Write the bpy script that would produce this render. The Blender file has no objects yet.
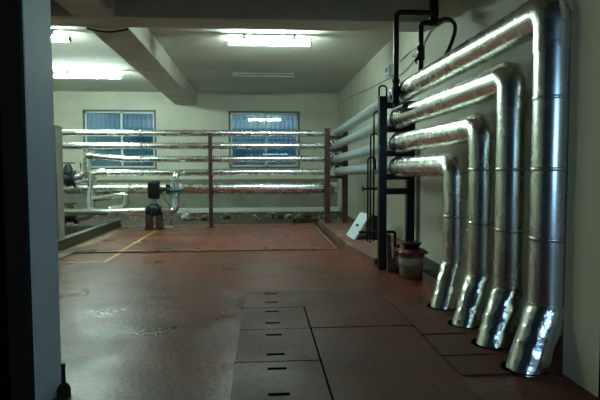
import bpy, bmesh, math, random
from mathutils import Vector, Matrix, noise
random.seed(7)
S = bpy.context.scene
COL = S.collection
PI = math.pi

# ---------------------------------------------------------------- camera, world, exposure
cam_d = bpy.data.cameras.new('camera'); cam = bpy.data.objects.new('camera', cam_d); COL.objects.link(cam)
cam_d.sensor_fit = 'HORIZONTAL'; cam_d.sensor_width = 36.0; cam_d.lens = 36.0 * 520 / 600
yaw, pitch, roll = math.radians(4.2), math.radians(-3.3), math.radians(0.2)
fw = Vector((math.sin(yaw) * math.cos(pitch), math.cos(yaw) * math.cos(pitch), math.sin(pitch)))
r0 = Vector((math.cos(yaw), -math.sin(yaw), 0)); u0 = r0.cross(fw)
rr = r0 * math.cos(roll) - u0 * math.sin(roll); uu = u0 * math.cos(roll) + r0 * math.sin(roll)
cam.matrix_world = Matrix(((rr.x, uu.x, -fw.x, 0), (rr.y, uu.y, -fw.y, 0), (rr.z, uu.z, -fw.z, 1.3), (0, 0, 0, 1)))
cam_d.clip_start = 0.05
S.camera = cam

world = bpy.data.worlds.new('dusk_sky'); S.world = world; world.use_nodes = True
world.node_tree.nodes['Background'].inputs[0].default_value = (0.25, 0.47, 0.62, 1)
world.node_tree.nodes['Background'].inputs[1].default_value = 0.62

# daylight through the window of the passage the camera stands in
dl = bpy.data.lights.new('passage_daylight', 'AREA'); dl.shape = 'RECTANGLE'; dl.size = 1.7; dl.size_y = 1.3
dl.energy = 44; dl.color = (0.36, 0.66, 1.0)
dlo = bpy.data.objects.new('passage_daylight', dl); COL.objects.link(dlo)
dlo.location = (0.95, -2.62, 1.75); dlo.rotation_euler = (PI / 2, 0, 0)

S.view_settings.view_transform = 'Standard'; S.view_settings.look = 'None'
S.view_settings.gamma = 1; S.view_settings.use_curve_mapping = False
S.view_settings.exposure = 0.0
LAMP = 158.0

# ---------------------------------------------------------------- materials
def mat(name, color, rough=0.6, metal=0.0, color2=None, scale=4.0, bump=0.0, bscale=30.0, emis=0.0,
        rough2=None, contrast=(0.35, 0.65), stretch=None, spec=0.5, distort=0.0, coords='Object'):
    m = bpy.data.materials.new(name); m.use_nodes = True
    nt = m.node_tree; n = nt.nodes; l = nt.links
    b = n['Principled BSDF']
    b.inputs['Base Color'].default_value = (*color, 1); b.inputs['Roughness'].default_value = rough
    b.inputs['Metallic'].default_value = metal; b.inputs['Specular IOR Level'].default_value = spec
    if emis:
        b.inputs['Emission Color'].default_value = (*color, 1); b.inputs['Emission Strength'].default_value = emis
    tc = n.new('ShaderNodeTexCoord'); src = tc.outputs[coords]
    if stretch:
        mp = n.new('ShaderNodeMapping'); mp.inputs['Scale'].default_value = stretch
        l.new(src, mp.inputs[0]); src = mp.outputs[0]
    if color2 or rough2 is not None:
        nz = n.new('ShaderNodeTexNoise'); nz.inputs['Scale'].default_value = scale
        nz.inputs['Detail'].default_value = 6; nz.inputs['Distortion'].default_value = distort
        l.new(src, nz.inputs['Vector'])
        cr = n.new('ShaderNodeValToRGB')
        cr.color_ramp.elements[0].position, cr.color_ramp.elements[1].position = contrast
        l.new(nz.outputs['Fac'], cr.inputs[0])
        if color2:
            mx = n.new('ShaderNodeMixRGB'); mx.inputs[1].default_value = (*color, 1); mx.inputs[2].default_value = (*color2, 1)
            l.new(cr.outputs[0], mx.inputs[0]); l.new(mx.outputs[0], b.inputs['Base Color'])
        if rough2 is not None:
            mr = n.new('ShaderNodeMapRange'); mr.inputs['To Min'].default_value = rough; mr.inputs['To Max'].default_value = rough2
            l.new(cr.outputs[0], mr.inputs[0]); l.new(mr.outputs[0], b.inputs['Roughness'])
    if bump:
        nb = n.new('ShaderNodeTexNoise'); nb.inputs['Scale'].default_value = bscale; nb.inputs['Detail'].default_value = 5
        l.new(src, nb.inputs['Vector'])
        bp = n.new('ShaderNodeBump'); bp.inputs['Strength'].default_value = bump; bp.inputs['Distance'].default_value = 0.01
        l.new(nb.outputs['Fac'], bp.inputs['Height']); l.new(bp.outputs[0], b.inputs['Normal'])
    return m

M = {}
M['wall'] = mat('pale_wall_paint', (0.60, 0.60, 0.49), 0.75, color2=(0.52, 0.52, 0.42), scale=1.3, bump=0.15, bscale=60)
M['ceiling'] = mat('ceiling_paint', (0.62, 0.62, 0.55), 0.85, color2=(0.54, 0.54, 0.47), scale=1.0)
M['beam'] = mat('beam_paint', (0.56, 0.54, 0.47), 0.8, color2=(0.46, 0.42, 0.35), scale=1.5)
M['kerb'] = mat('grimy_steel_kerb', (0.13, 0.12, 0.085), 0.45, color2=(0.07, 0.06, 0.045), scale=6, metal=0.2)
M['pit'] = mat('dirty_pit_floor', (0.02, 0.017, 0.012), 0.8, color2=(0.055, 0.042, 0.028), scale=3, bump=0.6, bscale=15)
M['dirt'] = mat('dusty_concrete', (0.10, 0.085, 0.06), 0.85, color2=(0.05, 0.035, 0.025), scale=4, bump=0.6, bscale=20)
M['slab'] = mat('stained_concrete_slab', (0.17, 0.12, 0.085), 0.7, color2=(0.14, 0.045, 0.03), scale=3, bump=0.4, bscale=20)
M['dust_edge'] = mat('worn_dusty_edge', (0.25, 0.19, 0.11), 0.8, color2=(0.13, 0.07, 0.045), scale=7, bump=0.3)
M['foil'] = mat('crinkled_aluminium_foil', (0.90, 0.93, 0.87), 0.20, metal=1.0, rough2=0.30, scale=9, bump=0.14, bscale=42)
M['foil_smooth'] = mat('taut_aluminium_foil', (0.86, 0.90, 0.86), 0.24, metal=1.0, rough2=0.30, scale=5, bump=0.03, bscale=18)
M['foil_crumple'] = mat('crumpled_foil', (0.92, 0.95, 0.90), 0.17, metal=1.0, bump=0.5, bscale=22)
M['jacket'] = mat('dull_aluminium_jacket', (0.42, 0.50, 0.50), 0.33, metal=0.6)
M['seam'] = mat('foil_tape', (0.70, 0.72, 0.68), 0.30, metal=1.0, bump=0.2, bscale=40)
M['black'] = mat('black_painted_steel', (0.008, 0.008, 0.008), 0.35, color2=(0.02, 0.012, 0.01), scale=12, spec=0.3)
M['blackiron'] = mat('black_cast_iron', (0.008, 0.013, 0.014), 0.4, bump=0.2, bscale=40)
M['red'] = mat('red_oxide_paint', (0.06, 0.018, 0.014), 0.5, color2=(0.035, 0.012, 0.009), scale=8, bump=0.2)
M['rust'] = mat('rusty_brown_steel', (0.12, 0.07, 0.04), 0.7, color2=(0.05, 0.03, 0.02), scale=14, bump=0.4)
M['white'] = mat('white_enamel', (0.62, 0.72, 0.78), 0.35)
M['tube'] = mat('lit_fluorescent_diffuser', (0.75, 1.0, 0.91), 0.4, emis=LAMP)
M['dead_tube'] = mat('unlit_lamp_diffuser', (0.22, 0.24, 0.21), 0.5)
M['fix'] = mat('lamp_housing_enamel', (0.30, 0.32, 0.28), 0.5)
M['frame'] = mat('window_aluminium', (0.60, 0.64, 0.60), 0.45)
M['frame_dark'] = mat('window_reveal_seal', (0.10, 0.12, 0.11), 0.5)
M['yellow'] = mat('yellow_floor_paint', (0.52, 0.30, 0.035), 0.5, color2=(0.28, 0.15, 0.03), scale=9, contrast=(0.45, 0.7))
M['bucket'] = mat('stained_bucket_plastic', (0.34, 0.25, 0.13), 0.5, color2=(0.22, 0.14, 0.07), scale=7)
M['label'] = mat('grimy_paper_label', (0.60, 0.57, 0.44), 0.7, color2=(0.42, 0.38, 0.26), scale=14)
M['redplastic'] = mat('pinkish_red_plastic', (0.30, 0.045, 0.055), 0.4, color2=(0.20, 0.02, 0.03), scale=10, bump=0.4)
M['tin'] = mat('brown_tin', (0.10, 0.04, 0.025), 0.5, color2=(0.15, 0.08, 0.04), scale=9)
M['cabinet'] = mat('cream_cabinet_paint', (0.36, 0.38, 0.30), 0.55, color2=(0.28, 0.29, 0.23), scale=3)
M['jamb'] = mat('blue_grey_jamb_paint', (0.64, 0.78, 0.84), 0.6, bump=0.2, bscale=80)
M['jamb_r'] = mat('grey_green_jamb_paint', (0.85, 0.74, 0.50), 0.7, bump=0.2, bscale=80)
M['casing'] = mat('brown_door_casing', (0.040, 0.026, 0.018), 0.8, spec=0.1)
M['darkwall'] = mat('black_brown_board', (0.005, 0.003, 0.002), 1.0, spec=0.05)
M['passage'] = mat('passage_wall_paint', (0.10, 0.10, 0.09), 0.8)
M['blue'] = mat('blue_valve_enamel', (0.02, 0.13, 0.20), 0.4)
M['rubble'] = mat('broken_plaster', (0.55, 0.55, 0.46), 0.9, color2=(0.22, 0.19, 0.14), scale=5)
M['brick'] = mat('broken_red_brick', (0.16, 0.06, 0.04), 0.9, color2=(0.09, 0.05, 0.04), scale=8)
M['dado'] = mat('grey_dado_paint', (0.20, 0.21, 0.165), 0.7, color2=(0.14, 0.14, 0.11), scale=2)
M['ledge'] = mat('pale_wall_footing', (0.66, 0.68, 0.58), 0.7)
M['cable'] = mat('grey_green_cable', (0.06, 0.065, 0.05), 0.6)
M['slot'] = mat('dark_slot', (0.003, 0.002, 0.002), 1.0, spec=0.0)
M['outside'] = mat('neighbouring_facade', (0.30, 0.42, 0.46), 0.9, color2=(0.12, 0.30, 0.34), scale=1.2)
M['bars'] = mat('painted_security_bars', (0.16, 0.20, 0.22), 0.5)

def glass():
    m = bpy.data.materials.new('window_glass'); m.use_nodes = True
    nt = m.node_tree; n = nt.nodes; n.clear()
    o = n.new('ShaderNodeOutputMaterial'); mx = n.new('ShaderNodeMixShader')
    t = n.new('ShaderNodeBsdfTransparent'); t.inputs[0].default_value = (0.74, 0.86, 0.92, 1)
    g = n.new('ShaderNodeBsdfGlossy'); g.inputs[0].default_value = (0.9, 1, 1, 1); g.inputs['Roughness'].default_value = 0.02
    mx.inputs[0].default_value = 0.12
    nt.links.new(t.outputs[0], mx.inputs[1]); nt.links.new(g.outputs[0], mx.inputs[2]); nt.links.new(mx.outputs[0], o.inputs[0])
    return m
M['glass'] = glass()

def floor_mat(name, plate=False):
    m = bpy.data.materials.new(name); m.use_nodes = True
    nt = m.node_tree; n = nt.nodes; l = nt.links; b = n['Principled BSDF']
    g = n.new('ShaderNodeNewGeometry'); pos = g.outputs['Position']
    def nz(sc, det=6, dist=0.0, st=None):
        v = pos
        if st:
            mp = n.new('ShaderNodeMapping'); mp.inputs['Scale'].default_value = st; l.new(pos, mp.inputs[0]); v = mp.outputs[0]
        x = n.new('ShaderNodeTexNoise'); x.inputs['Scale'].default_value = sc; x.inputs['Detail'].default_value = det
        x.inputs['Distortion'].default_value = dist; l.new(v, x.inputs['Vector']); return x.outputs['Fac']
    def ramp(src, a, c):
        r = n.new('ShaderNodeMapRange'); r.inputs['From Min'].default_value = a; r.inputs['From Max'].default_value = c
        l.new(src, r.inputs[0]); return r.outputs[0]
    def mix(f, a, c):
        x = n.new('ShaderNodeMixRGB'); l.new(f, x.inputs[0])
        for i, q in ((1, a), (2, c)):
            if isinstance(q, tuple): x.inputs[i].default_value = (*q, 1)
            else: l.new(q, x.inputs[i])
        return x.outputs[0]
    if plate: base = mix(ramp(nz(1.6), 0.35, 0.65), (0.155, 0.046, 0.027), (0.110, 0.048, 0.031))
    else: base = mix(ramp(nz(0.9), 0.38, 0.62), (0.205, 0.046, 0.025), (0.135, 0.045, 0.028))
    # worn pale-olive scuffs
    sc = ramp(nz(1.3, 8, 0.3, (1, 1.8, 1)), 0.50, 0.85)
    base = mix(sc, base, (0.095, 0.058, 0.038))
    base = mix(ramp(nz(9.0, 4), 0.66, 0.78), base, (0.06, 0.03, 0.022))
    # smaller chips of fresh red showing
    base = mix(ramp(nz(3.1, 3, 0, (1.0, 1.0, 1.0)), 0.66, 0.76), base, (0.22, 0.035, 0.02))
    base = mix(ramp(nz(24, 8), 0.52, 0.78), base, (0.055, 0.028, 0.02))
    l.new(base, b.inputs['Base Color']); b.inputs['Specular IOR Level'].default_value = 0.10 if plate else 0.17
    rg = n.new('ShaderNodeMapRange'); rg.inputs['To Min'].default_value = 0.40 if plate else 0.26; rg.inputs['To Max'].default_value = 0.58 if plate else 0.44
    l.new(ramp(nz(1.7, 6), 0.35, 0.65), rg.inputs[0]); l.new(rg.outputs[0], b.inputs['Roughness'])
    bp = n.new('ShaderNodeBump'); bp.inputs['Strength'].default_value = 0.3; bp.inputs['Distance'].default_value = 0.01
    if plate:
        v = n.new('ShaderNodeTexVoronoi'); v.inputs['Scale'].default_value = 34; v.inputs['Randomness'].default_value = 0.15
        l.new(pos, v.inputs['Vector'])
        ad = n.new('ShaderNodeMath'); ad.operation = 'MULTIPLY_ADD'; ad.inputs[1].default_value = -0.35
        l.new(v.outputs['Distance'], ad.inputs[0]); l.new(nz(5), ad.inputs[2]); l.new(ad.outputs[0], bp.inputs['Height'])
    else:
        ad = n.new('ShaderNodeMath'); ad.operation = 'MULTIPLY_ADD'; ad.inputs[1].default_value = 2.5
        l.new(nz(2.0, 2), ad.inputs[0]); l.new(nz(28, 3), ad.inputs[2]); l.new(ad.outputs[0], bp.inputs['Height'])
    l.new(bp.outputs[0], b.inputs['Normal'])
    return m
M['floor'] = floor_mat('worn_red_floor_paint')
M['plate'] = floor_mat('worn_red_tread_plate', True)

# ---------------------------------------------------------------- mesh helpers
class MB:
    def __init__(s): s.v = []; s.f = []; s.sm = []
    def add(s, vs, fs, smooth=False):
        o = len(s.v); s.v += [tuple(v) for v in vs]; s.f += [tuple(i + o for i in f) for f in fs]; s.sm += [smooth] * len(fs); return s
    def box(s, x0, x1, y0, y1, z0, z1):
        v = [(x, y, z) for z in (z0, z1) for y in (y0, y1) for x in (x0, x1)]
        return s.add(v, [(0, 2, 3, 1), (4, 5, 7, 6), (0, 1, 5, 4), (2, 6, 7, 3), (0, 4, 6, 2), (1, 3, 7, 5)])
    def rings(s, rings, cap=True, smooth=True):
        n = len(rings[0]); vs = [p for r in rings for p in r]; fs = []
        for i in range(len(rings) - 1):
            for k in range(n):
                a = i * n + k; b_ = i * n + (k + 1) % n
                fs.append((a, b_, b_ + n, a + n))
        s.add(vs, fs, smooth)
        if cap:
            s.add(rings[0], [tuple(range(n))[::-1]]); s.add(rings[-1], [tuple(range(n))])
        return s
    def tube(s, pts, r, seg=20, cap=True, wob=0.0, wfreq=6.0):
        P = [Vector(p) for p in pts]; rings = []
        rad = r if isinstance(r, (list, tuple)) else [r] * len(P)
        up = None
        for i, p in enumerate(P):
            a = P[max(i - 1, 0)]; c = P[min(i + 1, len(P) - 1)]; t = (c - a).normalized()
            if up is None:
                up = Vector((0, 0, 1)) if abs(t.z) < 0.9 else Vector((1, 0, 0))
            up = (up - t * up.dot(t)).normalized(); side = t.cross(up)
            ring = []
            for k in range(seg):
                an = 2 * PI * k / seg; d = up * math.cos(an) + side * math.sin(an)
                q = p + d * rad[i]
                if wob: q += d * wob * (noise.noise(q * wfreq) + 0.6 * noise.noise(q * wfreq * 2.7))
                ring.append(q)
            rings.append(ring)
        return s.rings(rings, cap)
    def lathe(s, c, prof, axis='Z', seg=24, smooth=True):
        rings = []
        for (r, h) in prof:
            ring = []
            for k in range(seg):
                a = 2 * PI * k / seg; x, y = r * math.cos(a), r * math.sin(a)
                q = {'Z': (x, y, h), 'X': (h, x, y), 'Y': (y, h, x)}[axis]
                ring.append((c[0] + q[0], c[1] + q[1], c[2] + q[2]))
            rings.append(ring)
        return s.rings(rings, True, smooth)
    def build(s, name, m, parent=None, bevel=0.0):
        me = bpy.data.meshes.new(name); me.from_pydata(s.v, [], s.f)
        me.polygons.foreach_set('use_smooth', s.sm)
        bm = bmesh.new(); bm.from_mesh(me); bmesh.ops.recalc_face_normals(bm, faces=bm.faces); bm.to_mesh(me); bm.free()
        o = bpy.data.objects.new(name, me); COL.objects.link(o); me.materials.append(m)
        if parent:
            o.parent = parent; o.matrix_parent_inverse = Matrix.Translation(-parent.location) if parent.type == 'EMPTY' else Matrix()
        if bevel:
            md = o.modifiers.new('bevel', 'BEVEL'); md.width = bevel; md.segments = 2; md.limit_method = 'ANGLE'
        return o

def smooth(pts, n=8):
    P = [Vector(p) for p in pts]; P = [P[0] * 2 - P[1]] + P + [P[-1] * 2 - P[-2]]; out = []
    for i in range(1, len(P) - 2):
        for k in range(n):
            t = k / n; a, b_, c, d = P[i - 1:i + 3]
            out.append(.5 * (2 * b_ + (c - a) * t + (2 * a - 5 * b_ + 4 * c - d) * t * t + (3 * b_ - a - 3 * c + d) * t ** 3))
    return out + [P[-2]]

def dense(pts, step=0.06):
    out = []
    for a, b_ in zip(pts[:-1], pts[1:]):
        a = Vector(a); b_ = Vector(b_); n = max(1, int((b_ - a).length / step))
        for i in range(n): out.append(a.lerp(b_, i / n))
    out.append(Vector(pts[-1])); return out

def fillet(pts, rad, n=8):
    P = [Vector(p) for p in pts]; out = [P[0]]
    for i in range(1, len(P) - 1):
        a = (P[i - 1] - P[i]); c = (P[i + 1] - P[i]); R = rad[i - 1] if isinstance(rad, (list, tuple)) else rad
        ang = a.angle(c); d = min(R / math.tan(ang / 2), a.length * 0.49, c.length * 0.49)
        p0 = P[i] + a.normalized() * d; p1 = P[i] + c.normalized() * d
        for k in range(n + 1):
            t = k / n; out.append(p0 * (1 - t) ** 2 + P[i] * 2 * t * (1 - t) + p1 * t * t)
    out.append(P[-1]); return out

def tag(o, label, cat, group=None, kind=None):
    o['label'] = label; o['category'] = cat
    if group: o['group'] = group
    if kind: o['kind'] = kind
    return o
def thing(name, loc, label, cat, group=None):
    o = bpy.data.objects.new(name, None); COL.objects.link(o); o.location = loc; o.empty_display_size = 0.1
    return tag(o, label, cat, group)
def struct(name, mb, m, parent=None, bevel=0):
    o = mb.build(name, m, parent, bevel)
    if not parent: o['kind'] = 'structure'
    return o

WX, WL, YB, ZC = 2.42, -6.6, 16.5, 3.72     # right wall, left wall, back wall, ceiling
YP0, YP1 = 2.76, 3.10                       # partition with the doorway
DX0, DX1 = -1.19, 1.90

# ---------------------------------------------------------------- the setting
struct('floor', MB().box(-3.30, WX, YP0, 8.38, -0.3, 0).box(-3.3, 1.22, 8.38, 12.6, -0.3, 0.0), M['floor'])
plat = struct('floor_platform', MB().box(-3.02, 1.22, 8.385, 12.45, 0.0, 0.016), M['floor'])
mb = MB(); random.seed(3); xx = -3.0
while xx < 1.2:
    w_ = random.uniform(.05, .35); mb.box(xx, min(xx + w_, 1.22), 8.37 - random.uniform(0, .02), 8.385 + random.uniform(.01, .035), 0.0, 0.0175); xx += w_ + random.uniform(.0, .12)
struct('trim_1', mb, M['dust_edge'])
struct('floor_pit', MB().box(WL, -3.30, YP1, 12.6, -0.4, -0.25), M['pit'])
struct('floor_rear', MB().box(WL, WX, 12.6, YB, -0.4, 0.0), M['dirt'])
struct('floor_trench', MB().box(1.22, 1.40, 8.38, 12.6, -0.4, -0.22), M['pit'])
def prism(poly, z0, z1):
    n = len(poly); v = [(x, y, z0) for x, y in poly] + [(x, y, z1) for x, y in poly]
    return MB().add(v, [tuple(range(n))[::-1], tuple(range(n, 2 * n))] + [(i, (i + 1) % n, (i + 1) % n + n, i + n) for i in range(n)])
struct('floor_slab', prism([(1.38, 12.6), (1.40, 8.4), (1.53, 6.95), (1.93, 6.95), (1.95, 7.7), (WX, 7.75), (WX, 12.6)], -0.2, 0.09), M['slab'], bevel=0.012)
struct('floor_recess_shade', prism([(2.02, 7.7), (2.08, 5.0), (WX, 5.0), (WX, 7.7)], 0.0005, 0.003), M['pit'])  # flat dark sheet painted for the shade of a recess; floor stays level
# dusty strip beside the left kerb
def irregular_strip(x0, x1, y0, y1, z, n=40, amp=0.08):
    mb = MB(); vs = []
    for i in range(n + 1):
        y = y0 + (y1 - y0) * i / n
        vs += [(x0, y, z), (x1 + amp * noise.noise(Vector((y * 2.1, x1, 0))) + amp * 0.5 * noise.noise(Vector((y * 7, 0, 1))), y, z)]
    mb.add(vs, [(2 * i, 2 * i + 1, 2 * i + 3, 2 * i + 2) for i in range(n)]); return mb
struct('trim_2', irregular_strip(-3.25, -2.95, 3.2, 12.3, 0.018), M['dust_edge'])
struct('trim_3', MB().box(-3.34, -3.26, YP1, 12.25, -0.25, 0.18).box(-3.36, -3.22, YP1, 12.25, 0.165, 0.185), M['kerb'])
struct('trim_4', MB().box(1.20, 1.235, 8.40, 12.45, -0.2, 0.022), M['slab'])
struct('floor_passage', MB().box(-3.0, 3.0, -2.6, YP0, -0.3, 0), M['floor'])

# walls
struct('wall_right', MB().box(WX, WX + 0.2, YP0, YB + 0.2, -0.3, ZC), M['wall'])
struct('wall_left', MB().box(WL - 0.2, WL, YP0, YB + 0.2, -0.4, ZC), M['wall'])
W1 = (-5.45, -3.25, 1.34, 3.17); W2 = (-1.02, 1.21, 1.36, 3.15)
wb = MB(); xs = [WL, W1[0], W1[1], W2[0], W2[1], WX]
wb.box(xs[0], xs[1], YB, YB + .2, -.3, ZC).box(xs[2], xs[3], YB, YB + .2, -.3, ZC).box(xs[4], xs[5], YB, YB + .2, -.3, ZC)
for w in (W1, W2): wb.box(w[0], w[1], YB, YB + .2, -.3, w[2]).box(w[0], w[1], YB, YB + .2, w[3], ZC)
struct('wall_back', wb, M['wall'])
struct('baseboard_back', MB().box(WL, WX, YB - 0.35, YB, 0.0, 0.12), M['ledge'])
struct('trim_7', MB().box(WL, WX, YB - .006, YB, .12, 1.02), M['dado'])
struct('ceiling', MB().box(WL - .2, WX + .2, YP0, YB + .2, ZC, ZC + .2), M['ceiling'])
struct('ceiling_beam_cross', MB().box(WL, WX, 7.20, 7.72, 3.34, ZC), M['beam'], bevel=0.01)
struct('ceiling_beam_long', prism([(-2.47, 7.72), (-1.885, 7.72), (-2.0, YB), (-2.66, YB)], 3.34, ZC).box(-2.47, -1.93, YP1, 7.20, 3.34, ZC), M['beam'], bevel=0.01)
# partition with the wide doorway the camera looks through
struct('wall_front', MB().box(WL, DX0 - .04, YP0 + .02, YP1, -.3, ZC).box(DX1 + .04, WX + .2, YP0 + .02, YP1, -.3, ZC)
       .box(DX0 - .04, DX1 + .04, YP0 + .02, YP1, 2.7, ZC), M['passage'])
struct('door_1', MB().box(DX0 - .04, DX0, YP0 + .005, YP1 + .01, 0, 2.7), M['jamb'])
struct('door_2', MB().box(DX1, DX1 + .04, YP0 + .005, YP1 + .01, 0, 2.7), M['jamb_r'])
struct('trim_5', MB().box(DX0 - .115, DX0 - .005, YP0 - .03, YP0 + .004, 0, 2.8).box(DX0 - .05, DX0 - .03, YP0 - .04, YP0 - .03, 0, 2.8), M['casing'], bevel=0.004)
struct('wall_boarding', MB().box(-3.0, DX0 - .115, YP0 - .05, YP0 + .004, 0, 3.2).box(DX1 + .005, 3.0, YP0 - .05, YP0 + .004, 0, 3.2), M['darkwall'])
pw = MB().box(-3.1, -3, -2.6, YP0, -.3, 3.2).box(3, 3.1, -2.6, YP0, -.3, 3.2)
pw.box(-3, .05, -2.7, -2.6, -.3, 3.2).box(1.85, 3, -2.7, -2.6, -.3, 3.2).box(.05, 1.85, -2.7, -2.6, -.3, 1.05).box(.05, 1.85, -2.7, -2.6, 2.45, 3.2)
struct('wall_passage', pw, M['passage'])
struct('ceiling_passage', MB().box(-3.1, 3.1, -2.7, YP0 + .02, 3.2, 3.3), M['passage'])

# ---------------------------------------------------------------- windows (two sliding leaves each, bars outside)
def window(idx, w):
    x0, x1, z0, z1 = w; xm = (x0 + x1) / 2 + 0.04; y = YB
    fr = MB(); t = 0.055
    fr.box(x0, x1, y - .02, y + .1, z1 - t, z1).box(x0, x1, y - .03, y + .1, z0, z0 + t)
    fr.box(x0, x0 + t, y - .02, y + .1, z0, z1).box(x1 - t, x1, y - .02, y + .1, z0, z1)
    o = struct('window_%d' % idx, fr, M['frame_dark'])
    s = MB(); q = 0.05
    for a, b_, yy in ((x0 + t, xm + .04, y + .0), (xm - .04, x1 - t, y + .045)):
        s = MB().box(a, b_, yy, yy + .035, z0 + t, z0 + t + q).box(a, b_, yy, yy + .035, z1 - t - q, z1 - t)
        s.box(a, a + q, yy, yy + .035, z0 + t, z1 - t).box(b_ - q, b_, yy, yy + .035, z0 + t, z1 - t)
        so = struct('window_sash', s, M['frame'], o)
        struct('pane', MB().box(a + q, b_ - q, yy + .014, yy + .02, z0 + t + q, z1 - t - q), M['glass'], so)
    b = MB(); n = 16
    for k in range(n):
        xx = x0 + (x1 - x0) * (k + .5) / n
        b.tube([(xx, y + .17, z0), (xx, y + .17, z1)], 0.011, 8)
    for zz in (z0 + .1, (z0 + z1) / 2, z1 - .1): b.box(x0, x1, y + .165, y + .18, zz - .015, zz + .015)
    struct('window_bars', b, M['bars'], o)
window(1, W1); window(2, W2)
# houses outside, seen dimly through the panes
def facade(x0, x1, y, z1, label):
    t = thing('building', ((x0 + x1) / 2, y, 0), label, 'building')
    MB().box(x0, x1, y, y + 4, -0.3, z1).build('wall', M['outside'], t)
    n = int((x1 - x0) / 1.6)
    for r in range(2):
        for k in range(n):
            xx = x0 + .5 + k * 1.6; zz = .4 + r * 1.5
            if zz + .9 < z1: MB().box(xx, xx + .8, y - .03, y + .02, zz, zz + .9).build('window', M['bars'], t)
facade(-9.6, -3.8, 23, 2.75, 'dim blue-grey building outside behind the left window')
facade(-2.3, 3.4, 25, 2.3, 'low dim building outside behind the right window')

# ---------------------------------------------------------------- insulated pipes of the right wall
PX = 1.74
RX = 1.865; ZE = [1.345, 1.66, 1.99, 2.325]
RY = [4.87, 4.26, 3.75, 3.235]; BY = [4.74, 4.18, 3.68, 3.20]       # riser / foot positions, from the far riser to the near one
ZN = [1.335, 1.635, 1.945, 2.25]; ZF = [1.265, 1.56, 1.88, 2.16]
names = ['innermost foil pipe, lowest and shortest, nearest the red bucket', 'second foil pipe from the rack, elbow just above the lowest one',
         'third foil pipe from the rack, tall riser beside the outermost one', 'outermost and tallest foil pipe, standing next to the right door jamb']
R = 0.121
for i in range(4):
    t = thing('insulated_pipe', (PX, BY[i], 0), names[i], 'pipe', None)
    ry, by, zn, zf = RY[i], BY[i], ZN[i], ZF[i]
    ze = ZE[i]; er = 0.27
    H0 = Vector((RX, ry, ze)); H1 = Vector((PX, 6.50, zn)); hd = (H1 - H0).normalized()
    MB().tube(dense([(RX, ry, 0.40), (RX, ry, ze - er)], 0.08), R, 36, wob=0.0012, wfreq=3).build('riser_jacket', M['foil_smooth'], t)
    el = fillet([(RX, ry, ze - er - .01), tuple(H0), tuple(H0 + hd * (er + .01))], er, 12)
    MB().tube(el, R + .004, 36, wob=0.004, wfreq=12).build('elbow', M['foil'], t)
    MB().tube(dense([H0 + hd * er, H1], 0.05), R, 36, wob=0.002, wfreq=6).build('horizontal_jacket', M['foil'], t)
    # foot: crumpled foil, kicked out towards the room
    ft = [Vector((RX, ry, .43)), Vector((RX, ry, .39)), Vector((RX - .02, ry - .005, .345)), Vector((PX - .03, by, 0.0)), Vector((PX - .05, by - .01, -.06))]
    MB().tube(dense(ft, 0.025), R + .006, 40, wob=0.007, wfreq=13).build('foot_jacket', M['foil_crumple'], t)
    rg = []
    for rr_, zz in ((R + .016, .0095), (R + .016, .013), (R - .02, .013), (R - .02, .0095)):
        rg.append([(PX - .045 + 1.08 * rr_ * math.cos(a), by + rr_ * math.sin(a), zz) for a in [2 * PI * k / 32 for k in range(32)]])
    MB().rings(rg, False, False).build('floor_opening', M['slot'], t)
    for zz in [0.85, 1.3, 1.75]:
        if zz < ze - er - .05:
            MB().lathe((RX, ry, zz), [(R + .001, -.012), (R + .0035, -.009), (R + .0035, .009), (R + .001, .012)], 'Z', 36).build('tape_seam', M['seam'], t)
    # end collar near the rack, then the slimmer jacket running on to the far rack
    MB().lathe((PX, 6.50, zn), [(R + .002, -.03), (R + .012, 0), (R * .9, .05), (.092, .075)], 'Y', 36).build('end_collar', M['blackiron'], t)
    MB().tube(dense([(PX, 6.52, zn), (PX, 11.92, zf)], 0.12), 0.088, 28).build('slim_jacket', M['jacket'], t)

# ---------------------------------------------------------------- pipe racks
def rack(y, xf, xr, zb, zt, bars, m, pw_, label, zbr=None):
    t = thing('pipe_rack', (xf, y, zb), label, 'pipe rack')
    h = pw_ / 2
    MB().box(xf - h, xf + h, y - h, y + h, zb, zt).build('post', m, t, 0.004)
    MB().box(xr - h, xr + h, y - h, y + h, zb if zbr is None else zbr, zt - .06).build('post', m, t, 0.004)
    for z in bars:
        MB().box(xf + h, xr - h, y - .04, y + .04, z - .075, z).box(xf + h, xr - h, y - .055, y - .04, z - .075, z - .065).build('crossbar', m, t)
    return t
nr = rack(6.66, 1.56, 1.93, 0.0, 2.24, [ZN[k] - 0.09 for k in range(4)], M['black'], 0.10, 'black steel pipe rack with four crossbars beside the red-topped bucket')
MB().box(1.60, 1.89, 6.62, 6.70, 0.98, 1.06).build('crossbar', M['black'], nr)
rack(11.75, 1.485, 1.89, 0.09, 2.24, [ZF[k] - 0.09 for k in range(4)], M['red'], 0.12, 'dark red pipe rack in the far right corner where the pipes turn')
mp = thing('support_post', (-1.14, 11.75, .016), 'slim dark red post carrying the rear pipes between the two windows', 'support post')
MB().box(-1.18, -1.10, 11.71, 11.79, .016, 2.13).build('post', M['red'], mp, 0.004)
for z in (2.065, 1.78, 1.475, 1.172, 0.765):
    MB().box(-1.16, -1.12, 11.79, 12.12, z - .04, z).build('bracket', M['red'], mp)
MB().box(-1.23, -1.05, 11.66, 11.84, .016, .03).build('foot_plate', M['red'], mp)

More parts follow.
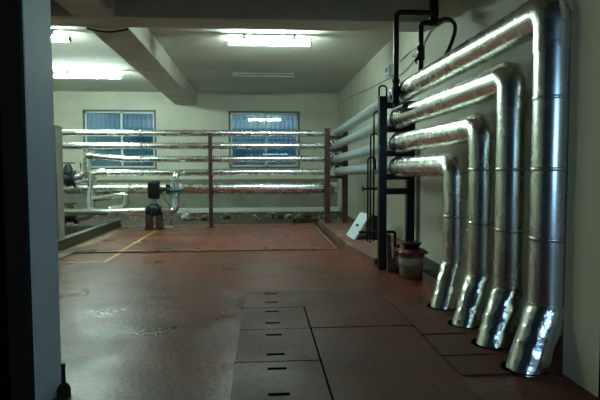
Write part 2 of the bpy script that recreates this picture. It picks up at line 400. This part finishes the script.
# ---------------------------------------------------------------- rear pipes
ZB = [2.14, 1.855, 1.555, 1.252]
rlab = ['topmost of the straight foil pipes crossing the rear windows', 'second of the rear foil pipes from the top',
        'third rear foil pipe, dropping at the left to a black valve', 'fourth rear foil pipe, turning down at the left beside the pit kerb']
YR = 12.0
def rear(i):
    z = ZB[i]; zf = ZF[i]
    if i < 2: left = [(-6.4, YR, z)]
    elif i == 2: left = [(-3.80, YR, z + .08)]
    else: left = [(-3.55, YR, z)]
    t = thing('insulated_pipe', (left[0][0], YR, z), rlab[i], 'pipe')
    x0 = left[0][0]
    pts = dense([(x0, YR, left[0][2]), (-3.0, YR, z), (1.50, YR, z)], 0.12)
    MB().tube(pts, 0.070, 24).build('straight_jacket', M['foil_smooth'], t)
    e = fillet([(1.48, YR, z), (PX, YR + .0, (z + zf) / 2), (PX, YR - .06, zf)], .15, 8)
    MB().tube(e, 0.086, 24, wob=0.01, wfreq=16).build('elbow', M['foil_crumple'], t)
    for xx in (-4.6, -2.7, -.9, .9):
        if xx > x0 + .3: MB().lathe((xx, YR, z if xx > -3 else z), [(.074, -.03), (.0785, -.027), (.0785, .027), (.074, .03)], 'X', 24).build('tape_seam', M['seam'], t)
    if i == 2:
        p = fillet([(-3.74, YR, z + .08), (-3.93, YR, z + .08), (-3.93, YR - .05, 1.22), (-4.18, YR - .1, 1.13)], [.16, .22], 8)
        MB().tube(dense(p, .03), 0.118, 24, wob=0.008, wfreq=14).build('drop_bend', M['foil_crumple'], t)
    if i == 3:
        p = fillet([(-3.50, YR, z), (-3.80, YR, z), (-3.80, YR - .1, .32), (-4.12, YR - .1, .27)], [.14, .16], 8)
        MB().tube(dense(p, .04), 0.098, 24, wob=0.007, wfreq=14).build('drop_bend', M['foil_crumple'], t)
for i in range(4): rear(i)
t = thing('insulated_pipe', (-6.4, YR, .89), 'thickest and lowest rear foil pipe running behind the black pump', 'pipe')
MB().tube(dense([(-6.4, YR, .90), (-3.0, YR, .90), (1.30, YR, .885)], 0.10), 0.125, 30, wob=0.004, wfreq=6).build('straight_jacket', M['foil'], t)
MB().tube(fillet([(1.28, YR, .885), (1.62, YR, .885), (1.74, YR + .35, .885)], .2, 8), 0.128, 30, wob=0.012, wfreq=12).build('elbow', M['foil_crumple'], t)
for xx in (-5.0, -2.95, -.2): MB().lathe((xx, YR, .892), [(.127, -.03), (.133, -.027), (.133, .027), (.127, .03)], 'X', 30).build('tape_seam', M['seam'], t)

# pump branch pipework
t = thing('branch_pipe', (-1.88, 11.6, .42), 'foil branch pipe rising from the black pump to the rear pipes with a blue valve', 'pipe')
MB().tube(dense(fillet([(-2.17, 11.5, .42), (-1.88, 11.52, .42), (-1.88, 11.55, .80)], .12, 8), .04), 0.078, 20, wob=0.005, wfreq=14).build('lower_bend', M['foil_crumple'], t)
v = MB().lathe((-1.88, 11.55, .84), [(.08, -.05), (.13, -.05), (.13, -.015), (.095, -.012), (.095, .012), (.13, .015), (.13, .05), (.08, .05)], 'Z', 24).build('valve', M['blue'], t)
MB().tube([(-1.88, 11.55, .84), (-2.0, 11.48, .84)], .02, 10).lathe((-2.02, 11.47, .84), [(.045, -.03), (.05, 0), (.045, .03)], 'Y', 14).build('valve_spindle', M['blackiron'], v)
MB().tube(dense(fillet([(-1.88, 11.55, .88), (-1.88, 11.55, 1.235), (-1.80, YR - .05, 1.25)], .12, 8), .04), 0.078, 20, wob=0.005, wfreq=12).build('upper_bend', M['foil'], t)
MB().lathe((-1.88, 11.55, 1.10), [(.07, -.02), (.10, -.02), (.10, .02), (.07, .02)], 'Z', 24).build('flange', M['jacket'], t)
t = thing('tap_valve', (-2.07, 11.62, .82), 'small drain tap with black top and bright spout left of the blue valve', 'valve')
MB().lathe((-2.08, 11.78, .92), [(.03, 0), (.05, .01), (.05, .06), (.03, .07)], 'Z', 16).box(-2.10, -2.06, 11.78, 11.9, .90, .94).build('tap_body', M['blackiron'], t)
MB().tube([(-2.08, 11.78, .93), (-2.08, 11.78, .68)], .018, 12).build('spout', M['jacket'], t)
t = thing('branch_pipe', (-2.6, 11.5, .42), 'low horizontal foil pipe entering the black pump from the left', 'pipe')
MB().tube(dense([(-2.49, 11.5, .42), (-3.30, 11.5, .41), (-4.3, 11.6, .42)], .06), 0.078, 20, wob=0.009, wfreq=9).build('straight_jacket', M['foil_crumple'], t)
t = thing('branch_pipe', (-3.7, 11.75, .70), 'wavy foil pipe looping under the thick rear pipe beside the kerb end', 'pipe')
MB().tube(dense(fillet([(-3.72, 11.82, .68), (-3.35, 11.75, .72), (-3.0, 11.72, .78), (-2.98, 11.72, .60), (-3.1, 11.72, .50), (-3.35, 11.6, .47)], [.2, .06, .06, .06], 6), .03), 0.062, 18, wob=0.01, wfreq=11).build('loop_jacket', M['foil_crumple'], t)
# valves on the left ends
def gate_valve(c, label, sc=1.0, ax='X'):
    t = thing('gate_valve', c, label, 'valve'); x, y, z = c
    pr = [(.09, -.12), (.14, -.12), (.14, -.09), (.08, -.085), (.11, 0), (.08, .085), (.14, .09), (.14, .12), (.09, .12)]
    MB().lathe(c, [(a * sc, b * sc) for a, b in pr], ax, 20).build('valve_body', M['blackiron'], t)
    MB().tube([(x, y, z + .05), (x, y, z + .18 * sc), (x, y, z + .24 * sc)], [.075 * sc, .07 * sc, .04 * sc], 14).build('bonnet', M['blackiron'], t)
    ring = [(x + .11 * sc * math.cos(a), y + .11 * sc * math.sin(a), z + .26 * sc) for a in [2 * PI * k / 20 for k in range(21)]]
    MB().tube(ring, .012, 8).box(x - .1 * sc, x + .1 * sc, y - .01, y + .01, z + .25 * sc, z + .265 * sc).build('hand_wheel', M['blackiron'], t)
gate_valve((-4.28, 11.9, 1.12), 'black gate valve at the end of the curved foil drop, left of the left window', 1.35)
gate_valve((-4.26, 11.9, .27), 'low black flanged valve in the pit behind the kerb', 1.15)

# ---------------------------------------------------------------- the pump
t = thing('circulation_pump', (-2.34, 11.5, .016), 'black vertical pump with finned motor on a dark red plinth', 'pump')
px, py = -2.34, 11.5
mb = MB().lathe((px, py, 0), [(.09, .70), (.115, .72), (.118, .99), (.10, 1.02)], 'Z', 28)
for k in range(24):
    a = 2 * PI * k / 24; cx, cy = px + .122 * math.cos(a), py + .122 * math.sin(a)
    mb.tube([(cx, cy, .73), (cx, cy, .98)], .006, 4)
mb.build('motor', M['blackiron'], t)
MB().lathe((px, py, 0), [(.132, .985), (.135, 1.0), (.135, 1.05), (.12, 1.07), (.02, 1.075)], 'Z', 28).build('fan_cowl', M['blackiron'], t)
MB().box(px + .11, px + .18, py - .05, py + .05, .80, .90).build('terminal_box', M['blackiron'], t, .006)
MB().lathe((px, py, 0), [(.13, .685), (.13, .70), (.05, .70), (.045, .60), (.05, .60)], 'Z', 24).build('motor_flange', M['blackiron'], t)
MB().lathe((px, py, 0), [(.055, .58), (.06, .60), (.06, .67), (.055, .685)], 'Z', 24).build('shaft_lantern', M['jacket'], t)
MB().lathe((px, py, 0), [(.06, .585), (.10, .56), (.135, .50), (.14, .42), (.12, .34), (.07, .31)], 'Z', 28).build('volute', M['blackiron'], t)
for s in (-1, 1):
    MB().lathe((px + s * .14, py, .42), [(.065, -.03), (.065, 0), (.11, .0), (.11, .028), (.06, .03)] if s > 0 else [(.06, -.03), (.11, -.028), (.11, 0), (.065, 0), (.065, .03)], 'X', 22).build('pipe_flange', M['blackiron'], t)
    MB().box(px + s * .11 - .065, px + s * .11 + .065, py - .11, py + .11, .045, .315).build('plinth', M['red'], t, .008)
MB().box(px - .19, px + .19, py - .14, py + .14, .016, .045).build('base_plate', M['red'], t)
cb = [(px + .17, py - .02, .80), (px + .24, py - .02, .66), (px + .34, py, .52), (px + .36, py + .1, .30), (px + .3, py + .2, .05)]
tag(MB().tube(fillet(cb, .1, 5), .008, 8).build('power_cable', M['black']), 'thin black cable drooping from the pump motor', 'cable')
tag(MB().box(-3.0, -2.0, 11.66, 11.76, .016, .06).build('timber_batten', M['ledge'], bevel=.005), 'pale batten lying on the floor behind the pump plinth', 'batten')

# ---------------------------------------------------------------- cabinet by the left jamb
t = thing('control_cabinet', (-3.85, 8.95, -.25), 'tall cream cabinet just past the left door jamb, behind the kerb', 'cabinet')
MB().box(-4.25, -3.39, 8.9, 9.2, -.25, 2.06).build('body', M['cabinet'], t, .01)
MB().box(-4.22, -3.43, 8.88, 8.898, -.1, 2.0).build('door', M['cabinet'], t, .005)
MB().box(-3.50, -3.44, 8.872, 8.88, 1.25, 1.55).build('door_label', M['white'], t)
MB().tube([(-3.46, 8.86, 1.85), (-3.46, 8.86, 1.72)], .014, 8).build('handle', M['blackiron'], t)

# ---------------------------------------------------------------- vent pipes by the near rack
def vent(xa, xb, y, ztop, zbot, zend, label):
    t = [(xa, y, zbot)]; p = fillet([(xa, y, zbot), (xa, y, ztop), (xb, y, ztop), (xb, y, zend)], abs(xb - xa) / 2 * .95, 8)
    o = MB().tube(p, .0125, 12).build('vent_pipe', M['black']); tag(o, label, 'pipe', 'thin hooped vent pipes beside the black rack')
vent(1.545, 1.645, 6.80, 2.40, .28, 2.20, 'tallest black hooped vent pipe, arching over the black rack post')
vent(1.575, 1.70, 7.24, 2.115, .29, 2.0, 'second tallest thin hooped vent pipe left of the black rack')
vent(1.52, 1.64, 7.20, 1.80, .27, 1.66, 'third thin hooped vent pipe, counted down from the tallest')
vent(1.475, 1.58, 7.16, 1.47, .29, 1.30, 'shortest black hooped vent pipe, leftmost beside the rack')
tag(MB().box(1.40, 1.60, 7.13, 7.145, 1.02, 1.05).box(1.60, 1.62, 6.71, 7.26, 1.02, 1.05).box(1.46, 1.60, 7.25, 7.26, 1.02, 1.05).box(1.39, 1.41, 7.13, 7.16, 1.0, 1.07).build('pipe_clamp', M['black']), 'short black clamp bar tying the thin vent pipes together', 'clamp')
tag(MB().tube(fillet([(1.38, 7.3, .41), (1.9, 7.3, .41), (1.9, 7.3, .12)], .04, 6), .022, 12).build('drain_pipe', M['black']), 'low black drain pipe bending down behind the rack foot', 'pipe')

# ---------------------------------------------------------------- black overhead pipes
t = thing('black_pipe', (1.60, 6.15, 2.03), 'black pipe with a valve dropping in front of the top foil pipe', 'pipe')
MB().tube(fillet([(2.06, 6.15, 3.155), (1.60, 6.15, 3.155), (1.60, 6.15, 2.33)], .07, 6), .032, 16).build('pipe', M['black'], t)
MB().lathe((1.60, 6.15, 2.23), [(.035, .15), (.045, .14), (.045, .11), (.036, .09), (.052, 0), (.036, -.09), (.045, -.11), (.045, -.14), (.035, -.15)], 'Z', 18).build('valve_body', M['black'], t)
MB().tube(fillet([(1.60, 6.15, 2.10), (1.60, 6.15, 2.005), (1.595, 5.72, 2.005)], .07, 6), .033, 16).build('bottom_elbow', M['black'], t)
MB().tube([(1.60, 6.15, 2.23), (1.57, 6.09, 2.23), (1.56, 6.07, 2.31)], .012, 8).build('valve_handle', M['black'], t)
t = thing('black_pipe', (1.945, 6.3, 2.4), 'second black pipe with a lever valve, ending behind the top foil pipe', 'pipe')
MB().tube(fillet([(2.10, 6.3, 3.085), (1.945, 6.3, 3.075), (1.945, 6.3, 2.3), (1.80, 6.32, 2.28)], .06, 6), .032, 16).build('pipe', M['black'], t)
MB().lathe((1.945, 6.3, 2.72), [(.033, .09), (.048, .08), (.045, 0), (.048, -.08), (.033, -.09)], 'Z', 18).build('valve_body', M['black'], t)
MB().tube([(1.94, 6.26, 2.72), (1.85, 6.22, 2.60)], .017, 10).build('valve_lever', M['black'], t)
t = thing('black_pipe', (2.10, 6.3, 3.7), 'thick black vertical pipe hanging from the ceiling at the top right', 'pipe')
MB().tube([(2.10, 6.3, 3.72), (2.10, 6.3, 3.06)], .055, 20).build('pipe', M['black'], t)
MB().lathe((2.10, 6.3, 3.06), [(.04, -.02), (.06, -.015), (.06, .03), (.055, .035)], 'Z', 20).build('end_cap', M['black'], t)

# ---------------------------------------------------------------- cables and fittings on the right wall
wx = WX - .012
tag(MB().tube(smooth([(wx, 16.2, 3.35), (wx, 13.4, 3.22), (wx, 11.5, 3.10), (wx, 9.8, 3.02), (wx - .01, 8.9, 2.93), (wx, 8.0, 3.04), (wx, 7.1, 3.28), (wx, 6.4, 3.12)]), .006, 8).build('wall_cable', M['cable']),
    'lower thin sagging cable along the right wall above the pipes', 'cable')
tag(MB().tube(smooth([(wx, 9.0, 3.17), (wx, 8.4, 3.20), (wx, 7.7, 3.17), (wx, 7.3, 3.29), (wx, 6.9, 3.25)]), .006, 8).build('wall_cable', M['cable']),
    'short upper cable looping past the small wall fitting', 'cable')
tag(MB().tube(smooth([(2.12, 6.3, 3.08), (2.20, 6.25, 3.115), (2.24, 6.1, 3.06), (2.22, 5.9, 2.90), (2.05, 5.65, 2.60), (1.93, 5.6, 2.42)]), .022, 12).build('flexible_hose', M['black']),
    'thick black hose arching from the black pipes down onto the top foil pipe', 'hose')
t = thing('wall_fitting', (WX, 9.5, 3.12), 'small white box fitting on the right wall left of the black pipe', 'wall fitting')
MB().box(2.30, 2.40, 9.42, 9.62, 3.02, 3.22).build('box', M['white'], t, .01)
MB().box(2.28, 2.30, 9.46, 9.58, 3.08, 3.16).build('lens', M['fix'], t)
t = thing('wall_bracket', (WX, 8.0, 3.06), 'grey bracket plate on the right wall between the two black pipes', 'bracket')
MB().box(2.39, 2.419, 7.7, 8.2, 3.08, 3.14).build('arm', M['fix'], t)
MB().box(2.33, 2.41, 7.72, 7.86, 2.90, 3.10).build('plate', M['fix'], t)
tag(MB().tube([(2.385, 7.85, .10), (2.385, 7.85, 1.9)], .028, 12).build('wall_conduit', M['fix']), 'grey vertical conduit on the right wall behind the bucket', 'conduit')

# ---------------------------------------------------------------- bucket and company
bx, by = 1.80, 6.14
t = thing('plastic_bucket', (bx, by, 0), 'stained brown bucket with a pale label band on the floor by the black rack', 'bucket')
MB().lathe((bx, by, 0), [(.125, .002), (.135, .006), (.142, .12), (.152, .30), (.158, .30), (.158, .315), (.148, .315), (.146, .29), (.13, .02)], 'Z', 40).build('body', M['bucket'], t)
MB().lathe((bx, by, 0), [(.1445, .155), (.1475, .156), (.1535, .245), (.1515, .246)], 'Z', 40).build('label_band', M['label'], t)
for zz in (.275,): MB().lathe((bx, by, 0), [(.153, zz - .006), (.160, zz), (.154, zz + .006)], 'Z', 40).build('rim_rib', M['bucket'], t)
hp = [(bx + .16 * math.cos(a), by - .02 - .16 * math.sin(a), .285 - .10 * math.sin(a)) for a in [PI * k / 14 for k in range(15)]]
MB().tube(hp, .0035, 6).build('handle', M['jacket'], t)
# crumpled red plastic over the rim
mb = MB(); rg = []
for j, (r_, z_) in enumerate([(.02, .352), (.10, .350), (.155, .335), (.172, .322), (.178, .305), (.182, .288)]):
    ring = []
    for k in range(48):
        a = 2 * PI * k / 48; q = noise.noise(Vector((math.cos(a) * 2.4, math.sin(a) * 2.4, j * .25)))
        rr_ = r_ + (q * .05 + .012 * math.sin(a * 9) if j > 2 else 0); ring.append((bx + rr_ * math.cos(a), by + rr_ * math.sin(a), z_ + (q * .045 if j > 3 else q * .01)))
    rg.append(ring)
mb.rings(rg, False); o = mb.build('plastic_sheet', M['redplastic']); so = o.modifiers.new('s', 'SOLIDIFY'); so.thickness = .004
tag(o, 'crumpled pinkish red plastic sheet over the bucket mouth', 'plastic sheet')
t = thing('metal_pan', (bx, by, .355), 'shallow black pan sitting on top of the covered bucket', 'pan')
MB().lathe((bx, by, 0), [(.085, .360), (.09, .364), (.118, .412), (.122, .412), (.122, .418), (.112, .418), (.084, .370)], 'Z', 32).build('bowl', M['black'], t)
MB().lathe((bx, by, 0), [(.120, .410), (.128, .412), (.128, .42), (.12, .421)], 'Z', 32).build('rim', M['black'], t)
t = thing('timber_stake', (1.60, 6.45, 0), 'weathered brown wooden stake standing against the black rack post', 'stake')
MB().add([(1.585, 6.42, 0), (1.65, 6.42, 0), (1.65, 6.49, 0), (1.585, 6.49, 0), (1.60, 6.54, .47), (1.645, 6.54, .47), (1.645, 6.59, .46), (1.60, 6.59, .46)],
         [(3, 2, 1, 0), (4, 5, 6, 7), (0, 1, 5, 4), (1, 2, 6, 5), (2, 3, 7, 6), (3, 0, 4, 7)]).build('shaft', M['rust'], t, .006)
t = thing('oil_tin', (1.735, 6.50, 0), 'narrow reddish brown tin half hidden behind the left side of the bucket', 'tin')
MB().box(1.685, 1.79, 6.44, 6.56, 0, .30).build('body', M['tin'], t, .008)
MB().lathe((1.735, 6.50, 0), [(.02, .30), (.02, .33), (.024, .33), (.024, .345)], 'Z', 14).build('cap', M['redplastic'], t)
MB().box(1.684, 1.791, 6.438, 6.45, .08, .20).build('label', M['label'], t)

# leaning white panel
t = thing('leaning_panel', (1.62, 8.75, .09), 'white flat panel with a small dark handle leaning beside the vent pipes', 'panel')
a0 = Vector((1.56, 9.55, .092)); a1 = Vector((1.585, 8.85, .092)); up = Vector((.275, .02, .43))
nrm = (a1 - a0).cross(up).normalized() * .03
def slab8(mb, p, q, r_, s, n): mb.add([p, q, r_, s, p + n, q + n, r_ + n, s + n], [(0, 1, 2, 3), (7, 6, 5, 4), (0, 4, 5, 1), (1, 5, 6, 2), (2, 6, 7, 3), (3, 7, 4, 0)])
mb = MB(); slab8(mb, a0, a1, a1 + up, a0 + up, -nrm if nrm.x < 0 else nrm); mb.build('face', M['white'], t, .004)
c = a0.lerp(a1, .5) + up * .5; n2 = (nrm if nrm.x < 0 else -nrm).normalized()
e = (a1 - a0).normalized(); u3 = up.normalized()
mb = MB(); slab8(mb, c - e * .06 - u3 * .02, c + e * .06 - u3 * .02, c + e * .06 + u3 * .02, c - e * .06 + u3 * .02, n2 * .015); mb.build('handle', M['black'], t)
tag(MB().box(1.90, 2.02, 8.8, 9.45, .09, .50).build('panel_shadow_block', M['black'], bevel=.01), 'low black block added as the shadow behind the leaning white panel', 'box')  # added black block in place of the shade right of the panel

# ---------------------------------------------------------------- fluorescent lamps
def lamp(x, y, ln, lit, label):
    t = thing('ceiling_lamp', (x, y, ZC), label, 'ceiling lamp', 'fluorescent ceiling lamps' if False else None)
    h = ln / 2; w = .05 if lit else .04; zc = 3.565 if lit else 3.64
    MB().box(x - h, x + h, y - .05, y + .05, zc + w + .004, zc + w + .03).box(x - h * .6 - .02, x - h * .6 + .02, y - .012, y + .012, zc + w, 3.719).box(x + h * .6 - .02, x + h * .6 + .02, y - .012, y + .012, zc + w, 3.719).build('housing', M['fix'], t)
    prof = [(math.cos(a) * w, math.sin(a) * w * .8) for a in [2 * PI * k / 20 for k in range(20)]]
    rings = []
    for xx in (x - h + .03, x + h - .03): rings.append([(xx, y + p_[0], zc + p_[1]) for p_ in prof])
    MB().rings(rings, True, True).build('diffuser', M['tube'] if lit else M['dead_tube'], t)
    for s in (-1, 1): MB().box(x + s * (h - .015) - .015, x + s * (h - .015) + .015, y - w, y + w, zc - w * .8, zc + w * .8).build('end_cap', M['fix'], t, .004)
lamp(.155, 9.45, 1.50, True, 'bright fluorescent lamp, the one nearest the middle of the ceiling')
lamp(-4.14, 13.0, 1.62, True, 'bright fluorescent lamp far left above the left window')
lamp(-4.02, 9.38, 1.50, True, 'bright fluorescent lamp cut off by the left door jamb')
lamp(.05, 13.15, 1.52, False, 'unlit slim fluorescent lamp in front of the right window')

# sagging black strip under the long beam
pts = [(-2.47 + .58 * k / 12, 7.74, 3.325 - .045 * math.sin(PI * k / 12)) for k in range(13)]
tag(MB().tube(pts, .013, 8).build('sagging_strip', M['black']), 'short black strip sagging under the ceiling beams where they cross', 'cable')

# ---------------------------------------------------------------- trench covers and floor plates
def plate(name, x0, x1, y0, y1, label, cat, slots=(), group=None, th=.009, z=0.0, tilt=0):
    t = thing(name, ((x0 + x1) / 2, (y0 + y1) / 2, z), label, cat, group)
    g = .003
    MB().box(x0 + g, x1 - g, y0 + g, y1 - g, z + .001, z + th).build('plate', M['plate'], t, .0015)
    for (sx, sy) in slots:
        MB().box(sx - .062, sx + .062, sy - .018, sy + .018, z + th - .0005, z + th + .0015).build('lifting_slot', M['slot'], t)
    return t
seams = [2.76, 2.79, 3.45, 4.17, 4.83, 5.50]
cl = ['trench cover plate nearest the camera with a lifting slot at its edges', 'second trench cover plate from the camera with two dark slots',
      'third trench cover plate from the camera with two dark slots', 'farthest trench cover plate, with two faint dark slots']
slots = [[(.09, 2.93), (.09, 3.32)], [(.09, 3.585), (.085, 4.02)], [(.085, 4.34), (.085, 4.70)], [(.085, 5.03), (.085, 5.38)]]
for k in range(4):
    plate('trench_cover', -.19, .385, seams[k + 1], seams[k + 2], cl[k], 'floor plate', slots[k]) if k else plate('trench_cover', -.19, .385, 2.77, 3.45, cl[0], 'floor plate', slots[0])
plate('floor_plate', .395, 1.235, 2.77, 4.17, 'large floor plate between the slotted covers and the nearest pipe feet', 'floor plate')
plate('floor_plate', .395, 1.235, 4.18, 5.50, 'large floor plate beyond the first one, right of the farthest slotted covers', 'floor plate')
ys = [2.82, 3.45, 4.10, 4.82, 5.5]
nl = ['small floor plate around the foot of the outermost foil pipe', 'small floor plate around the foot of the third foil pipe',
      'small floor plate around the foot of the second foil pipe', 'small floor plate around the foot of the innermost foil pipe']
ys = [2.95, 3.47, 3.94, 4.45, 5.0]
ys = [3.12, 3.46, 3.93, 4.44, 4.95]
for k in range(4): plate('floor_plate', 1.245, 2.38, ys[k], ys[k + 1], nl[k], 'floor plate')

# dark gaps: thin dark strips laid over the joints between plates
def line(name, pts, w, z, m, label, cat):
    mb = MB()
    for (a, b_) in zip(pts[:-1], pts[1:]):
        a = Vector((*a, z)); b_ = Vector((*b_, z)); d = (b_ - a).normalized(); s = Vector((-d.y, d.x, 0)) * w / 2; h = Vector((0, 0, .0025))
        a -= d * w * .5; b_ += d * w * .5
        mb.add([a - s, b_ - s, b_ + s, a + s, a - s + h, b_ - s + h, b_ + s + h, a + s + h], [(3, 2, 1, 0), (4, 5, 6, 7), (0, 1, 5, 4), (1, 2, 6, 5), (2, 3, 7, 6), (3, 0, 4, 7)])
    return tag(mb.build(name, m), label, cat)
struct('trim_6', MB().box(-.192, .39, 3.446, 3.454, .0015, .0103).box(.39, 1.25, 4.170, 4.182, .0015, .0105).box(1.245, 1.60, 3.455, 3.468, .0015, .0105).box(1.245, 1.6, 3.92, 3.942, .0015, .0105)
       .box(-.20, .39, 4.825, 4.834, .0015, .010).box(.386, .394, 2.77, 4.83, .0015, .0098), M['slot'])
line('floor_marking', [(-3.0, 7.55), (-2.24, 7.55)], .07, 0.0006, M['yellow'], 'short yellow painted line running left across the red floor', 'floor line')
line('floor_marking', [(-2.24, 7.62), (-2.24, 8.37)], .07, 0.0006, M['yellow'], 'yellow painted line on the near floor leading towards the pump', 'floor line')
line('floor_marking', [(-2.24, 8.44), (-2.27, 11.3)], .07, 0.0166, M['yellow'], 'yellow painted line on the raised floor ending at the pump', 'floor line')

# ---------------------------------------------------------------- rubble along the back
def rock(name, x, y, z, s, m, flat=.6, label=None, parent=None):
    bm = bmesh.new(); bmesh.ops.create_icosphere(bm, subdivisions=2, radius=s)
    off = Vector((random.random() * 50,) * 3)
    for v_ in bm.verts:
        d = 1 + .55 * noise.noise(v_.co / s * 1.1 + off); v_.co = Vector((v_.co.x * d * 1.25, v_.co.y * d, v_.co.z * d * flat))
    me = bpy.data.meshes.new(name); bm.to_mesh(me); bm.free(); me.materials.append(m)
    o = bpy.data.objects.new(name, me); COL.objects.link(o)
    zmin = min(v_.co.z for v_ in me.vertices); o.location = (x, y, z - zmin - .01); o.rotation_euler.z = random.random() * 6
    return o
mb = MB()
for k in range(260):
    x = random.uniform(-6, 2.3); y = random.uniform(13.2, 16.0); s = random.uniform(.015, .05)
    vs = [(x + random.uniform(-s, s), y + random.uniform(-s, s), random.uniform(.0, s * 1.5)) for _ in range(4)]
    mb.add([(vs[0][0], vs[0][1], 0), (vs[1][0], vs[1][1] + s, 0), (vs[2][0] - s, vs[2][1], 0), (x, y, s * 1.3)], [(0, 1, 3), (1, 2, 3), (2, 0, 3), (0, 2, 1)])
tag(mb.build('plaster_crumbs', M['rubble']), 'fine plaster and mortar crumbs strewn along the foot of the back wall', 'rubble', kind='stuff')
chunks = [(-1.95, 13.7, .16, 'w', 'pale plaster lump behind the blue-valved pipe'), (-1.5, 13.6, .10, 'b', 'broken brick just left of the rear support post'),
          (-.95, 13.9, .09, 'b', 'broken brick just right of the rear support post'), (.25, 14.0, .12, 'w', 'pale lump under the middle of the right window'),
          (.48, 13.9, .10, 'b', 'dark brick piece touching the pale lump under the right window'), (.72, 14.1, .09, 'w', 'small pale chunk right of the dark brick piece'),
          (1.02, 14.0, .08, 'w', 'small pale chunk left of the far corner rack'), (-2.6, 13.6, .11, 'w', 'pale chunk on the rear floor behind the pump'),
          (1.25, 13.9, .09, 'b', 'brick fragment at the foot of the far corner rack'), (-.2, 14.2, .07, 'w', 'small pale chunk left of the lump under the right window')]
for (x, y, s, c_, lb) in chunks:
    tag(rock('rubble_lump', x, y, 0, s, M['rubble'] if c_ == 'w' else M['brick'], .7), lb, 'rubble')
tag(MB().box(.75, 1.75, 12.75, 12.85, 0, .10).build('timber_plank', M['dust_edge'], bevel=.006), 'dull plank lying on the rear floor by the far corner rack', 'plank')

# small dark object at the foot of the left jamb
t = thing('door_stop', (-1.145, 3.03, 0), 'small dark iron door stop at the foot of the left door jamb', 'door stop')
MB().lathe((-1.15, 3.03, 0), [(.038, .001), (.038, .04), (.03, .06), (.012, .08), (.010, .17), (.014, .175), (.012, .19)], 'Z', 20).build('stop_body', M['casing'], t)
